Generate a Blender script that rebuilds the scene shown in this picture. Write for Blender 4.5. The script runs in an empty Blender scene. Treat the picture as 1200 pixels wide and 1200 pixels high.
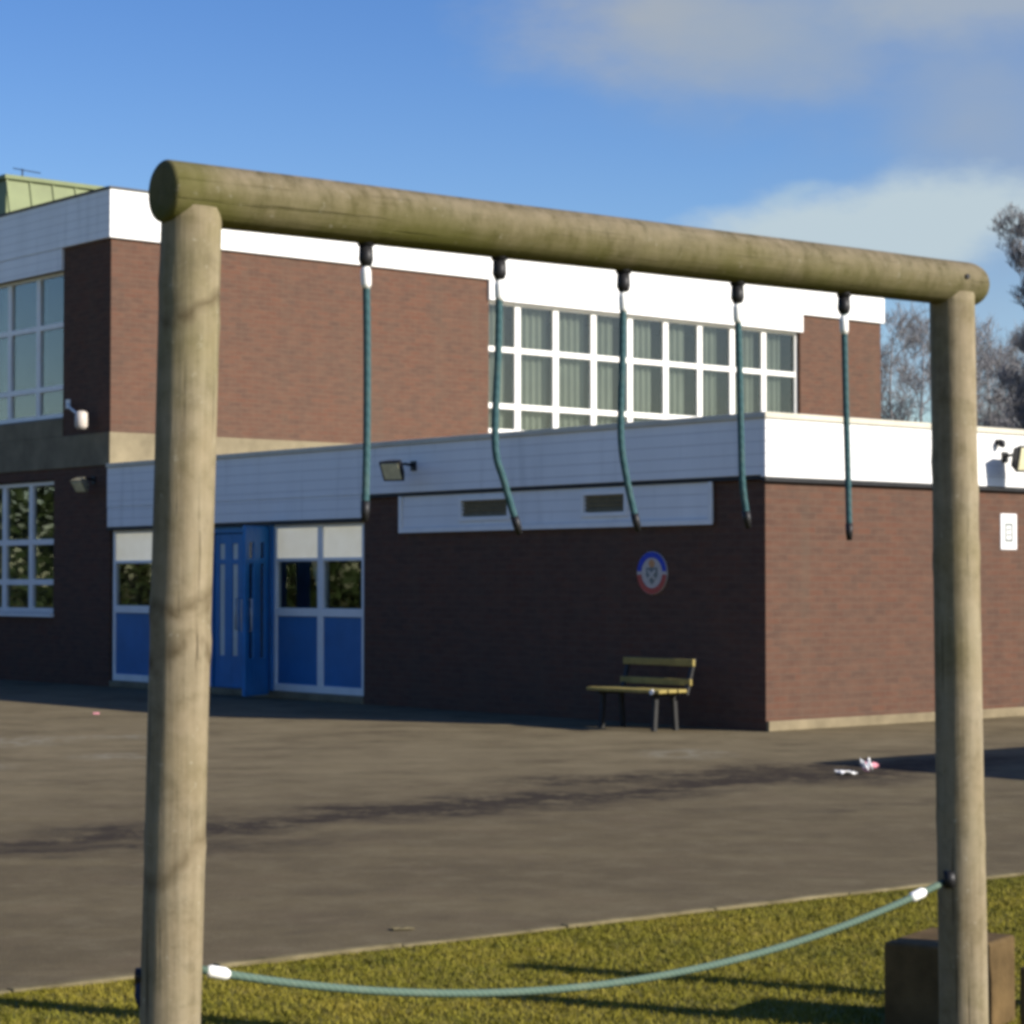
import bpy, math, random
from mathutils import Vector, Matrix, noise
rad = math.radians
random.seed(7)
S = bpy.context.scene
C = S.collection

# ------------------------------------------------------------------ mesh collector
class MB:
    def __init__(s):
        s.v = []; s.f = []; s.sm = []
    def add(s, vs, fs, smooth=False):
        o = len(s.v)
        s.v += [tuple(v) for v in vs]
        for f in fs:
            s.f.append(tuple(i + o for i in f)); s.sm.append(smooth)
        return s
    def box(s, x0, x1, y0, y1, z0, z1):
        vs = [(x0,y0,z0),(x1,y0,z0),(x1,y1,z0),(x0,y1,z0),(x0,y0,z1),(x1,y0,z1),(x1,y1,z1),(x0,y1,z1)]
        return s.add(vs, [(3,2,1,0),(4,5,6,7),(0,1,5,4),(1,2,6,5),(2,3,7,6),(3,0,4,7)])
    def bar(s, p0, p1, w, h, up=(0,0,1)):
        p0 = Vector(p0); p1 = Vector(p1); d = (p1-p0).normalized()
        a = d.cross(Vector(up)).normalized(); b = a.cross(d).normalized()
        vs = []
        for p in (p0, p1):
            for i, j in ((-1,-1),(1,-1),(1,1),(-1,1)):
                vs.append(p + a*(i*w/2) + b*(j*h/2))
        return s.add(vs, [(3,2,1,0),(4,5,6,7),(0,1,5,4),(1,2,6,5),(2,3,7,6),(3,0,4,7)])
    def tube(s, pts, rs, n=12, caps=True, smooth=True):
        pts = [Vector(p) for p in pts]
        if not hasattr(rs, '__len__'): rs = [rs]*len(pts)
        vs = []; fs = []
        prev = None
        for i, p in enumerate(pts):
            d = (pts[min(i+1, len(pts)-1)] - pts[max(i-1, 0)])
            d = d.normalized() if d.length > 1e-9 else Vector((0,0,1))
            if prev is None:
                ref = Vector((0,0,1)) if abs(d.z) < .9 else Vector((1,0,0))
                a = d.cross(ref).normalized()
            else:
                a = (prev - d*prev.dot(d)).normalized()
            prev = a; b = d.cross(a)
            for k in range(n):
                t = 2*math.pi*k/n
                vs.append(p + (a*math.cos(t) + b*math.sin(t))*rs[i])
        for i in range(len(pts)-1):
            for k in range(n):
                fs.append((i*n+k, i*n+(k+1)%n, (i+1)*n+(k+1)%n, (i+1)*n+k))
        s.add(vs, fs, smooth)
        if caps:
            s.f.append(tuple(range(len(s.v)-len(vs), len(s.v)-len(vs)+n))[::-1]); s.sm.append(False)
            s.f.append(tuple(range(len(s.v)-n, len(s.v)))); s.sm.append(False)
        return s
    def build(s, name, m, parent=None, bevel=0, seg=2):
        me = bpy.data.meshes.new(name)
        me.from_pydata(s.v, [], s.f); me.update()
        me.polygons.foreach_set('use_smooth', s.sm)
        me.materials.append(m)
        o = bpy.data.objects.new(name, me); C.objects.link(o)
        if parent: o.parent = parent
        if bevel:
            b = o.modifiers.new('bevel', 'BEVEL'); b.width = bevel; b.segments = seg; b.limit_method = 'ANGLE'
        return o

def tag(o, label=None, cat=None, group=None, kind=None):
    if label: o['label'] = label
    if cat: o['category'] = cat
    if group: o['group'] = group
    if kind: o['kind'] = kind
    return o
def empty(name, loc, rz, label, cat, group=None):
    o = bpy.data.objects.new(name, None); C.objects.link(o)
    o.location = loc; o.rotation_euler = (0, 0, rz); o.empty_display_size = .2
    return tag(o, label, cat, group)
def copy_tree(o, parent=None):
    c = o.copy(); C.objects.link(c)
    if parent: c.parent = parent
    for ch in [x for x in list(C.objects) if x.parent == o]:
        copy_tree(ch, c)
    return c

# ------------------------------------------------------------------ materials
class NT:
    def __init__(s, name):
        s.m = bpy.data.materials.new(name); s.m.use_nodes = True
        s.t = s.m.node_tree; s.n = s.t.nodes; s.l = s.t.links
        s.b = s.n['Principled BSDF']; s.b.inputs['Specular IOR Level'].default_value = .2
        s._tc = None
    def tc(s, k='Object'):
        if not s._tc: s._tc = s.n.new('ShaderNodeTexCoord')
        return s._tc.outputs[k]
    def put(s, sock, v):
        if hasattr(v, 'bl_idname') or isinstance(v, bpy.types.NodeSocket): s.l.new(v, sock)
        else: sock.default_value = v
    def map(s, scale=(1,1,1), rot=(0,0,0), loc=(0,0,0), src=None):
        n = s.n.new('ShaderNodeMapping'); s.l.new(src or s.tc(), n.inputs[0])
        n.inputs['Scale'].default_value = scale; n.inputs['Rotation'].default_value = rot; n.inputs['Location'].default_value = loc
        return n.outputs[0]
    def noise(s, scale, detail=3, rough=.55, vec=None, dist=0):
        n = s.n.new('ShaderNodeTexNoise'); s.l.new(vec or s.tc(), n.inputs['Vector'])
        n.inputs['Scale'].default_value = scale; n.inputs['Detail'].default_value = detail
        n.inputs['Roughness'].default_value = rough; n.inputs['Distortion'].default_value = dist
        return n.outputs[0]
    def ramp(s, fac, stops, interp='LINEAR'):
        n = s.n.new('ShaderNodeValToRGB'); s.l.new(fac, n.inputs[0]); n.color_ramp.interpolation = interp
        e = n.color_ramp.elements
        while len(e) < len(stops): e.new(.5)
        for i, (p, c) in enumerate(stops):
            e[i].position = p
            e[i].color = (c, c, c, 1) if not hasattr(c, '__len__') else tuple(c[:3]) + (1,)
        return n.outputs[0]
    def math(s, op, a, b=0.0, c=None, clamp=False):
        n = s.n.new('ShaderNodeMath'); n.operation = op; n.use_clamp = clamp
        s.put(n.inputs[0], a); s.put(n.inputs[1], b)
        if c is not None: s.put(n.inputs[2], c)
        return n.outputs[0]
    def sep(s, v=None):
        n = s.n.new('ShaderNodeSeparateXYZ'); s.l.new(v or s.tc(), n.inputs[0]); return n.outputs
    def comb(s, x, y, z):
        n = s.n.new('ShaderNodeCombineXYZ'); s.put(n.inputs[0], x); s.put(n.inputs[1], y); s.put(n.inputs[2], z); return n.outputs[0]
    def mix(s, fac, a, b, mode='MIX'):
        n = s.n.new('ShaderNodeMix'); n.data_type = 'RGBA'; n.blend_type = mode
        s.put(n.inputs[0], fac)
        s.put(n.inputs[6], a if not isinstance(a, tuple) else tuple(a[:3])+(1,))
        s.put(n.inputs[7], b if not isinstance(b, tuple) else tuple(b[:3])+(1,))
        return n.outputs[2]
    def bump(s, h, strength=.3, dist=.01):
        n = s.n.new('ShaderNodeBump'); n.inputs['Strength'].default_value = strength; n.inputs['Distance'].default_value = dist
        s.l.new(h, n.inputs['Height']); s.l.new(n.outputs[0], s.b.inputs['Normal'])
    def done(s, col, rough=.8, metal=0, spec=None):
        s.put(s.b.inputs['Base Color'], col if not isinstance(col, tuple) else tuple(col[:3])+(1,))
        s.put(s.b.inputs['Roughness'], rough); s.b.inputs['Metallic'].default_value = metal
        if spec is not None: s.b.inputs['Specular IOR Level'].default_value = spec
        return s.m

def mottled(name, c, amt=.15, scale=6, rough=.6, metal=0, spec=.3, bump=0):
    t = NT(name)
    n = t.noise(scale, 5, .6)
    lo = tuple(x*(1-amt) for x in c); hi = tuple(min(1, x*(1+amt)) for x in c)
    if bump: t.bump(t.noise(scale*8, 3), bump, .004)
    return t.done(t.ramp(n, [(.3, lo), (.7, hi)]), rough, metal, spec)

def brick_mat():
    t = NT('brick')
    x, y, z = t.sep()
    v = t.comb(t.math('ADD', x, y), z, 0.0)
    b = t.n.new('ShaderNodeTexBrick'); t.l.new(v, b.inputs['Vector'])
    b.inputs['Scale'].default_value = 1
    b.inputs['Brick Width'].default_value = .225; b.inputs['Row Height'].default_value = .075
    b.inputs['Mortar Size'].default_value = .005; b.inputs['Mortar Smooth'].default_value = .3
    b.inputs['Bias'].default_value = 0
    b.inputs['Color1'].default_value = (.112, .053, .036, 1)
    b.inputs['Color2'].default_value = (.080, .047, .036, 1)
    b.inputs['Mortar'].default_value = (.105, .078, .060, 1)
    # blotchy weathering over several courses
    n = t.noise(1.3, 5, .62, vec=t.map((1, 1, .55)))
    c = t.mix(t.ramp(n, [(.35, 0), (.72, .55)]), b.outputs['Color'], (.085, .060, .047))
    n2 = t.noise(4, 5, .65, vec=t.map((1, 1, 3.2)))
    c = t.mix(t.ramp(n2, [(.38, 0), (.70, .6)]), c, (.138, .082, .057))
    st = t.noise(2.6, 3, .6, vec=t.map((1, 1, .06)))       # rain streaks
    c = t.mix(t.ramp(st, [(.55, 0), (.8, .30)]), c, (.105, .085, .062))
    t.bump(t.math('SUBTRACT', 1.0, b.outputs['Fac']), .35, .006)
    return t.done(c, .92, 0, .08)

def board_mat(name, c, stain=(.35, .36, .36)):
    # painted horizontal boarding with a shallow groove at each joint
    t = NT(name)
    x, y, z = t.sep()
    fr = t.math('FRACT', t.math('MULTIPLY', z, 7.5))
    g = t.ramp(fr, [(.0, 0), (.05, 1), (.95, 1), (1., 0)])
    n = t.noise(1.4, 5, .6, vec=t.map((1, 1, .3)))
    col = t.ramp(n, [(.3, tuple(v*.90 for v in c)), (.7, c)])
    st = t.noise(5, 3, .6, vec=t.map((1, 1, .08)))
    col = t.mix(t.ramp(st, [(.56, 0), (.8, .35)]), col, stain)
    col = t.mix(g, tuple(v*.62 for v in c), col)
    t.bump(g, .5, .006)
    return t.done(col, .5, 0, .3)

def wood_mat(name, axis, k=1.0):
    t = NT(name)
    sc = [22, 22, 22]; sc[axis] = 1.1
    fib = t.noise(1.0, 6, .65, vec=t.map(tuple(sc)))
    sc2 = [60, 60, 60]; sc2[axis] = 1.6
    fine = t.noise(1.0, 4, .6, vec=t.map(tuple(sc2)))
    blotch = t.noise(3.2, 5, .62)
    c = t.ramp(fib, [(.28, (.115*k, .094*k, .060*k)), (.5, (.205*k, .172*k, .115*k)), (.72, (.29*k, .25*k, .175*k))])
    c = t.mix(t.ramp(blotch, [(.38, .0), (.7, .75)]), c, (.15*k, .118*k, .062*k))
    ms = 1.0 if axis == 0 else .45
    mot = t.noise(13, 5, .7, vec=t.map((1, 1, 1) if axis else (1.7, 1, 1)))
    c = t.mix(t.ramp(mot, [(.40, 0), (.68, .8*ms)]), c, (.34*k, .275*k, .19*k))
    c = t.mix(t.ramp(mot, [(.30, .7*ms), (.45, 0)]), c, (.085*k, .068*k, .038*k))
    crack = t.ramp(fine, [(.29, 1), (.38, 0)])
    c = t.mix(t.math('MULTIPLY', crack, .75), c, (.045, .034, .020))
    # algae: grows where the damp sits
    al = t.noise(2.1, 5, .6, vec=t.map((1, 1, 1), loc=(3.1, 1.7, .4)))
    x, y, z = t.sep()
    if axis == 0:
        damp = t.ramp(t.math('MULTIPLY_ADD', z, -7.0, .45), [(.05, .10), (.85, 1)])
        amt = t.math('MULTIPLY', t.ramp(al, [(.30, .25), (.60, 1)]), damp)
        tip = t.ramp(x, [(.0, 0), (.30, 0), (1, 0)])
        e = t.ramp(t.math('MULTIPLY_ADD', x, -5, .9), [(.3, 0), (1, .75)])
        amt = t.math('MAXIMUM', amt, t.math('MULTIPLY', e, t.ramp(al, [(.3, .5), (.6, 1)])))
    else:
        amt = t.math('MULTIPLY', t.ramp(al, [(.46, 0), (.72, .55)]), t.ramp(t.math('MULTIPLY', z, .4), [(.0, .8), (.35, .25), (.75, .45), (1, 1)]))
    c = t.mix(amt, c, (.125*k, .122*k, .028*k))
    lich = t.noise(34, 3, .7)
    c = t.mix(t.ramp(lich, [(.64, 0), (.74, .55)]), c, (.36*k, .33*k, .25*k))
    # knots and checks at fixed heights, tilted and broken
    if axis == 2:
        wob = t.noise(9, 3)
        for h0, tl, w, s in ((1.475, 1.1, 24, 1), (1.43, -.9, 40, .9), (1.53, .5, 34, .7), (.95, .9, 30, .7), (2.24, .6, 32, .9)):
            d = t.math('ABSOLUTE', t.math('ADD', t.math('SUBTRACT', z, h0), t.math('ADD', t.math('MULTIPLY', x, -tl), t.math('MULTIPLY_ADD', wob, .1, -.05))))
            k = t.math('MULTIPLY', t.math('SUBTRACT', 1.0, t.math('MULTIPLY', d, float(w)), clamp=True), t.ramp(wob, [(.34, 0), (.5, s)]))
            c = t.mix(t.math('MULTIPLY', k, .85), c, (.075, .055, .028))
    h = t.math('MULTIPLY_ADD', crack, -1.0, fib)
    t.bump(h, .6, .006)
    return t.done(c, .85, 0, .12)

def asphalt_mat():
    t = NT('asphalt')
    v = t.tc()
    big = t.noise(.35, 5, .6)
    mid = t.noise(2.3, 5, .65)
    c = t.ramp(big, [(.3, (.087, .067, .037)), (.55, (.110, .086, .047)), (.75, (.136, .108, .060))])
    c = t.mix(t.ramp(mid, [(.35, .0), (.75, .55)]), c, (.074, .058, .033))
    # long worn lanes parallel with the school front
    lane = t.noise(1.0, 4, .6, vec=t.map((.28, 1.7, 1), rot=(0, 0, rad(-30))))
    c = t.mix(t.ramp(lane, [(.5, 0), (.72, .45)]), c, (.165, .132, .070))
    mm = t.noise(4.2, 7, .76, vec=t.map((.8, .7, 1), rot=(0, 0, rad(-35))))
    c = t.mix(t.ramp(mm, [(.48, 0), (.70, .6)]), c, (.165, .138, .084))
    c = t.mix(t.ramp(mm, [(.28, .6), (.46, 0)]), c, (.060, .049, .032))
    red = t.noise(1.6, 4, .6, vec=t.map((1, 1, 1), loc=(9, 4, 2)))
    c = t.mix(t.ramp(red, [(.52, 0), (.72, .4)]), c, (.125, .092, .056))
    # bleached strip by the school and broken pale scuffs
    x_, y_, z_ = t.sep()
    dd = t.math('ADD', t.math('MULTIPLY', x_, -.33), t.math('MULTIPLY', y_, .94))
    bl = t.ramp(t.math('MULTIPLY', t.math('SUBTRACT', dd, 12.0), .1), [(.15, 0), (.75, 1)])
    sc = t.noise(1.9, 6, .72, vec=t.map((.5, .65, 1), rot=(0, 0, rad(-33)), loc=(2, 8, 0)))
    c = t.mix(t.math('MULTIPLY', bl, t.ramp(sc, [(.38, .05), (.62, .75)])), c, (.19, .155, .092))
    c = t.mix(t.ramp(sc, [(.30, .55), (.44, 0)]), c, (.060, .045, .028))
    spk = t.noise(95, 2, .7)
    c = t.mix(t.ramp(spk, [(.52, 0), (.72, .55)]), c, (.22, .182, .11))
    spd = t.noise(70, 2, .7, vec=t.map((1, 1, 1), loc=(5, 2, 1)))
    c = t.mix(t.ramp(spd, [(.55, 0), (.75, .6)]), c, (.04, .034, .027))
    # damp crumbling joint running across the yard, broken by noise
    x, y, z = t.sep()
    wn = t.noise(.8, 5, .65)
    def joint(x0, y0, dx, dy, width, stren, lo, hi, cx, half):
        nonlocal c
        d = t.math('ADD', t.math('MULTIPLY', t.math('SUBTRACT', x, x0), -dy), t.math('MULTIPLY', t.math('SUBTRACT', y, y0), dx))
        d = t.math('ADD', d, t.math('MULTIPLY_ADD', wn, 2.4, -1.2))
        m = t.math('SUBTRACT', 1.0, t.math('DIVIDE', t.math('ABSOLUTE', d), width), clamp=True)
        al = t.math('SUBTRACT', 1.0, t.math('POWER', t.math('DIVIDE', t.math('ABSOLUTE', t.math('SUBTRACT', x, cx)), half), 4.0), clamp=True)
        br = t.ramp(t.noise(3.4, 7, .85, vec=t.map((1, 1, 1), loc=(x0, y0, 3))), [(lo, 0), (hi, 1)])
        c = t.mix(t.math('MULTIPLY', t.math('MULTIPLY', m, al), t.math('MULTIPLY', br, stren), clamp=True), c, (.034, .026, .018))
    joint(-1.93, 14.75, .76, .65, .80, 1.5, .38, .54, .5, 4.5)
    joint(1.3, 18.6, .86, .5, .65, 1.4, .40, .56, 2.2, 2.6)
    joint(-3.0, 13.2, .95, .3, .40, 1.0, .34, .55, -3.4, 2.6)
    joint(3.0, 16.2, .9, .42, .30, .7, .40, .6, 3.0, 2.0)
    # remains of pale painted game markings near the school
    px = t.noise(5, 4, .7)
    for cx, cy, rx, ry in ((-4.9, 22.5, .7, 1.0), (-4.6, 19.4, .45, .6), (-3.6, 20.6, .5, .5), (-5.0, 18.2, .4, .5), (1.6, 20.9, .55, .8), (-3.9, 23.2, .8, .4)):
        q = t.math('ADD', t.math('POWER', t.math('ABSOLUTE', t.math('DIVIDE', t.math('SUBTRACT', x, cx), rx)), 2.0), t.math('POWER', t.math('ABSOLUTE', t.math('DIVIDE', t.math('SUBTRACT', y, cy), ry)), 2.0))
        m = t.math('MULTIPLY', t.math('SUBTRACT', 1.0, q, clamp=True), t.ramp(px, [(.45, 0), (.6, .75)]))
        c = t.mix(m, c, (.23, .215, .165))
    t.bump(t.math('ADD', spk, mid), .5, .006)
    return t.done(c, .92, 0, .12)

def grass_mat(name, k=1.0):
    t = NT(name)
    v = t.n.new('ShaderNodeNewGeometry').outputs['Position']
    n1 = t.noise(1.1, 5, .6, vec=v); n2 = t.noise(14, 4, .7, vec=v)
    c = t.ramp(n1, [(.32, (.112*k, .110*k, .012)), (.52, (.172*k, .155*k, .016)), (.72, (.235*k, .19*k, .026))])
    c = t.mix(t.ramp(n2, [(.45, 0), (.8, .75)]), c, (.24*k, .19*k, .055))
    n3 = t.noise(5, 4, .7, vec=v)
    c = t.mix(t.ramp(n3, [(.55, 0), (.75, .6)]), c, (.065*k, .085*k, .012))
    return t.done(c, .8, 0, .15)

def glass_mat():
    m = bpy.data.materials.new('window_glass'); m.use_nodes = True
    n = m.node_tree.nodes; l = m.node_tree.links; n.clear()
    o = n.new('ShaderNodeOutputMaterial'); mx = n.new('ShaderNodeMixShader'); tr = n.new('ShaderNodeBsdfTransparent'); gl = n.new('ShaderNodeBsdfGlossy')
    fr = n.new('ShaderNodeLayerWeight'); fr.inputs[0].default_value = .5
    pw = n.new('ShaderNodeMath'); pw.operation = 'POWER'; pw.inputs[1].default_value = 4.0
    tc = n.new('ShaderNodeTexCoord'); nz = n.new('ShaderNodeTexNoise'); nz.inputs['Scale'].default_value = 1.3
    bp = n.new('ShaderNodeBump'); bp.inputs['Strength'].default_value = .014; bp.inputs['Distance'].default_value = .05
    l.new(tc.outputs['Object'], nz.inputs['Vector']); l.new(nz.outputs[0], bp.inputs['Height']); l.new(bp.outputs[0], gl.inputs['Normal'])
    mu = n.new('ShaderNodeMath'); mu.operation = 'MULTIPLY_ADD'; mu.inputs[1].default_value = .9; mu.inputs[2].default_value = .055; mu.use_clamp = True
    tr.inputs[0].default_value = (.82, .85, .83, 1); gl.inputs['Roughness'].default_value = .02
    l.new(fr.outputs['Facing'], pw.inputs[0]); l.new(pw.outputs[0], mu.inputs[0]); l.new(mu.outputs[0], mx.inputs[0]); l.new(tr.outputs[0], mx.inputs[1]); l.new(gl.outputs[0], mx.inputs[2]); l.new(mx.outputs[0], o.inputs[0])
    return m

def glow_blind():
    # cream head blinds with a glow added to brighten them, no lamps behind
    t = NT('glow_blind')
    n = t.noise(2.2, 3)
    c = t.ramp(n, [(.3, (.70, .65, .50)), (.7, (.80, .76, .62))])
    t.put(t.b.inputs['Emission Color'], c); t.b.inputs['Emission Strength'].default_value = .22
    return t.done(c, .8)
M = dict(
    brick=brick_mat(),
    white=board_mat('white_boards', (.80, .80, .79)),
    frame=mottled('white_frame', (.78, .77, .74), .06, 3, .45),
    concrete=mottled('concrete', (.195, .165, .108), .22, 2.5, .9, 0, .1, .3),
    plinth=mottled('plinth_concrete', (.20, .165, .105), .25, 3, .9, 0, .1, .3),
    kerb=mottled('mossy_kerb', (.15, .125, .07), .45, 5, .95, 0, .05, .4),
    coping=mottled('coping', (.52, .49, .40), .12, 3, .6),
    roof=mottled('felt_roof', (.10, .10, .10), .2, 1, .95, 0, .1),
    interior=mottled('interior', (.16, .15, .14), .2, .8, .9),
    curtain=mottled('curtain', (.20, .205, .175), .15, 2, .95),
    cream=mottled('cream_panel', (.80, .74, .58), .05, 2, .7),
    blind=glow_blind(), frost=mottled('frosted_glass', (.55, .58, .54), .15, 3, .3, 0, .5),
    blue=mottled('blue_paint', (.032, .15, .36), .15, 2, .45, 0, .35),
    bluedoor=mottled('blue_door_paint', (.020, .165, .40), .15, 3, .4, 0, .4),
    glass=glass_mat(),
    green=mottled('green_sheet', (.155, .185, .085), .14, 1.4, .6),
    dark=mottled('dark_metal', (.02, .02, .022), .2, 8, .5, .4),
    galv=mottled('galvanised', (.45, .46, .46), .15, 10, .45, .6),
    woodz=wood_mat('weathered_post_wood', 2),
    woodx=wood_mat('weathered_beam_wood', 0, .62),
    block=mottled('sawn_timber', (.105, .070, .032), .35, 7, .9, 0, .1, .5),
    benchmetal=mottled('bench_metal', (.028, .028, .028), .2, 10, .6, .2),
    bench=mottled('bench_wood', (.28, .22, .065), .25, 8, .7),
    asphalt=asphalt_mat(),
    grass=grass_mat('lawn_soil', .8), blade=grass_mat('grass_blade', 1.0),
    ferrule=mottled('white_plastic', (.8, .8, .78), .05, 20, .4),
    bark=mottled('bark', (.235, .23, .24), .3, 6, .95, 0, .05),
    louvre=mottled('louvre', (.20, .18, .12), .2, 9, .7),
    lens=mottled('lamp_lens', (.62, .58, .38), .15, 12, .25, 0, .5),
    sgrey=mottled('sign_grey', (.16, .18, .17), .1, 20, .5),
    sred=mottled('sign_red', (.42, .07, .05), .1, 20, .5),
    sblue=mottled('sign_blue', (.02, .05, .42), .1, 20, .5),
    scream=mottled('sign_cream', (.50, .45, .40), .12, 20, .5),
    sorange=mottled('sign_orange', (.52, .25, .10), .1, 20, .5),
    paper=mottled('paper', (.75, .75, .75), .08, 30, .8),
    pink=mottled('pink_wrapper', (.70, .28, .33), .1, 30, .6),
)
def rope_mat(name, lo, hi, worn):
    t = NT(name)
    x, y, z = t.sep()
    w = t.math('SINE', t.math('MULTIPLY', t.math('ADD', t.math('ADD', x, y), z), 240.0))
    c = t.ramp(t.math('MULTIPLY_ADD', w, .5, .5), [(.1, lo), (.8, hi)])
    n = t.noise(14, 4); c = t.mix(t.ramp(n, [(.5, 0), (.8, .5)]), c, worn)
    t.bump(w, .12, .002)
    return t.done(c, .8, 0, .2)
M['rope'] = rope_mat('teal_rope', (.030, .076, .086), (.040, .094, .104), (.085, .12, .105))
M['faded'] = rope_mat('faded_green_rope', (.070, .112, .088), (.090, .138, .108), (.15, .18, .13))

# ------------------------------------------------------------------ setting: ground
KD = Vector((.8, .6, 0)); KN = Vector((-.6, .8, 0)); KO = Vector((0, 10.3, 0))
def kp(s, t, z=0): return KO + KD*s + KN*t + Vector((0, 0, z))
g = MB(); R0 = 900
g.add([(-R0,-R0,-.012),(R0,-R0,-.012),(R0,R0,-.012),(-R0,R0,-.012)], [(0,1,2,3)])
tag(g.build('ground', M['grass']), kind='structure')
g = MB(); g.add([kp(-26,0,0), kp(30,0,0), kp(30,60,0), kp(-26,60,0)], [(0,1,2,3)])
tag(g.build('playground', M['asphalt']), kind='structure')
g = MB(); s_ = -26.0
while s_ < 30:
    a = kp(s_, -.07); b = kp(s_+.9, -.005)
    dz = random.uniform(-.006, .006)
    vs = [kp(s_,-.06,-.02), kp(s_+.9,-.06,-.02), kp(s_+.9,-.003,-.02), kp(s_,-.003,-.02), kp(s_,-.06,.008+dz), kp(s_+.9,-.06,.008+dz), kp(s_+.9,-.003,.008+dz), kp(s_,-.003,.008+dz)]
    g.add(vs, [(3,2,1,0),(4,5,6,7),(0,1,5,4),(1,2,6,5),(2,3,7,6),(3,0,4,7)]); s_ += .906
tag(g.build('kerb', M['kerb'], bevel=.006), kind='structure')
# lawn blades
vs = []; fs = []
for i in range(330000):
    s0 = random.uniform(-5, 6); t0 = -abs(random.betavariate(1, 1.6))*6.2 + .02
    if random.random() < .06:
        sp_ = noise.noise(Vector((s0*2.1, 3.3, 0)))*.5 + .5; t0 = -.06 + random.random()*.26*sp_*sp_
    p = kp(s0, t0 - .05, -.012)
    clump = noise.noise(Vector((p.x*2.2, p.y*2.2, 0)))*.5 + .5
    cl2 = noise.noise(Vector((p.x*9, p.y*9, 4)))*.5 + .5
    h = .010 + .018*clump*random.random() + .012*cl2*random.random()
    if t0 > -.1: h *= .6
    w = random.uniform(.0022, .0045); a = random.uniform(0, math.pi)
    lx = random.gauss(0, .6)*h; ly = random.gauss(0, .6)*h
    dx = math.cos(a)*w; dy = math.sin(a)*w; k = len(vs)
    vs += [(p.x-dx, p.y-dy, p.z), (p.x+dx, p.y+dy, p.z), (p.x+lx, p.y+ly, p.z+h)]
    fs.append((k, k+1, k+2))
g = MB(); g.v = vs; g.f = fs; g.sm = [False]*len(fs)
tag(g.build('lawn_grass', M['blade']), 'short olive green mown grass of the lawn beside the playground', 'grass', kind='stuff')

# ------------------------------------------------------------------ school
TH = math.atan2(.6453, .7640)
A = Vector((2.68, 24.0, 0)); RD = Vector((math.cos(TH), math.sin(TH), 0)); LD = Vector((-math.sin(TH), math.cos(TH), 0))
B1 = 13.6
def loc(a, b, z=0): return A + RD*a + LD*b + Vector((0, 0, z))

def window(parent, along, u0, u1, plane, zs, bars, bw=.055, curtain=None, name='window', pos=None, cmat=None):
    """one window bay. along 'x': lies in y = plane facing -y; along 'y': lies in x = plane facing -x."""
    d0, d1 = plane + .03, plane + .10
    fr = MB(); gl = MB()
    def bx(mb, a0, a1, e0, e1, z0, z1):
        if along == 'x': mb.box(a0, a1, e0, e1, z0, z1)
        else: mb.box(e0, e1, a0, a1, z0, z1)
    z0, z1 = zs[0], zs[-1]
    bx(fr, u0, u0+bw, d0, d1, z0, z1); bx(fr, u1-bw, u1, d0, d1, z0, z1)
    bx(fr, u0+bw, u1-bw, d0+.002, d1, z0, z0+bw*1.3); bx(fr, u0+bw, u1-bw, d0+.002, d1, z1-bw, z1)
    for z in zs[1:-1]: bx(fr, u0+bw, u1-bw, d0+.002, d1, z-bw*.75, z+bw*.75)
    w = fr.build(name, M['frame'], parent, .004)
    bx(gl, u0+bw*.8, u1-bw*.8, d0+.035, d0+.041, z0+bw, z1-bw*.8)
    gl.build('pane', M['glass'], w)
    if curtain:
        c0, c1 = curtain
        cu = MB(); n = 40; pts = []
        for i in range(n+1):
            f = i/n; u = c0 + (c1-c0)*f; e = d1 + .12 + .03*math.sin(f*math.pi*2*(c1-c0)/.16 + u*3)
            pts.append((u, e))
        base = []; th = .004
        for off in (0, th):
            for u, e in pts:
                for z in (z0+.02, z1+.03):
                    base.append((u, e+off, z) if along == 'x' else (e+off, u, z))
        q = []; N = (n+1)*2
        for i in range(n):
            q.append((2*i, 2*i+2, 2*i+3, 2*i+1)); q.append((N+2*i+1, N+2*i+3, N+2*i+2, N+2*i))
        q += [(0,1,N+1,N), (2*n+1, 2*n, N+2*n, N+2*n+1)]
        cu.add(base, q, True)
        cu.build('curtain', cmat or M['curtain'], w)
    return w

# ---- two storey block: local x along the sunlit front, local y back along the shaded side
blk = empty('school_block', loc(0, B1), TH, 'two storey brick school block with white fascia and a long band of windows', 'building')
W, D, H = 17.75, 13.0, 7.4
wz = [4.17, 4.65, 5.64, 6.48]
XA, XB = 7.45, 15.36
YA, YE = 1.46, 11.2; LA = 1.73
w = MB(); T = .32
# front wall around the window band
w.box(0, XA, 0, T, 0, H); w.box(XB, W, 0, T, 0, H); w.box(XA, XB, 0, T, 0, 4.15); w.box(XA, XB, 0, T, 6.5, H)
# shaded side wall with two window bands
w.box(0, T, T, YA, 0, H); w.box(0, T, YE, D, 0, H)
w.box(0, T, YA, YE, 6.5, H); w.box(0, T, YA, YE, 3.2, 4.15); w.box(0, T, YA, LA, 1.09, 3.2); w.box(0, T, YA, YE, 0, 1.09)
w.box(W-T, W, T, D, 0, H); w.box(T, W-T, D-T, D, 0, H)
w.build('wall', M['brick'], blk)
f = MB()
f.box(T, W-T, T, D-T, -.05, .02); f.box(T, W-T, T, D-T, 3.3, 3.5); f.box(T, W-T, 5.5, 5.6, .02, 3.3); f.box(T, W-T, 5.5, 5.6, 3.5, 7.2); f.box(5.5, 5.6, T, 5.5, .02, 3.3); f.box(5.5,5.6,T,5.5,3.5,7.2)
f.box(T, W-T, T, D-T, 7.0, 7.2)
f.build('interior', M['interior'], blk)
f = MB(); P = .06; Z0, Z1 = 6.82, 7.56
f.box(-P, W+P, -P, .0, Z0, Z1); f.box(-P, 0, 0, D+P, Z0, Z1); f.box(W, W+P, 0, D+P, Z0, Z1); f.box(0, W, D, D+P, Z0, Z1)
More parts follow.
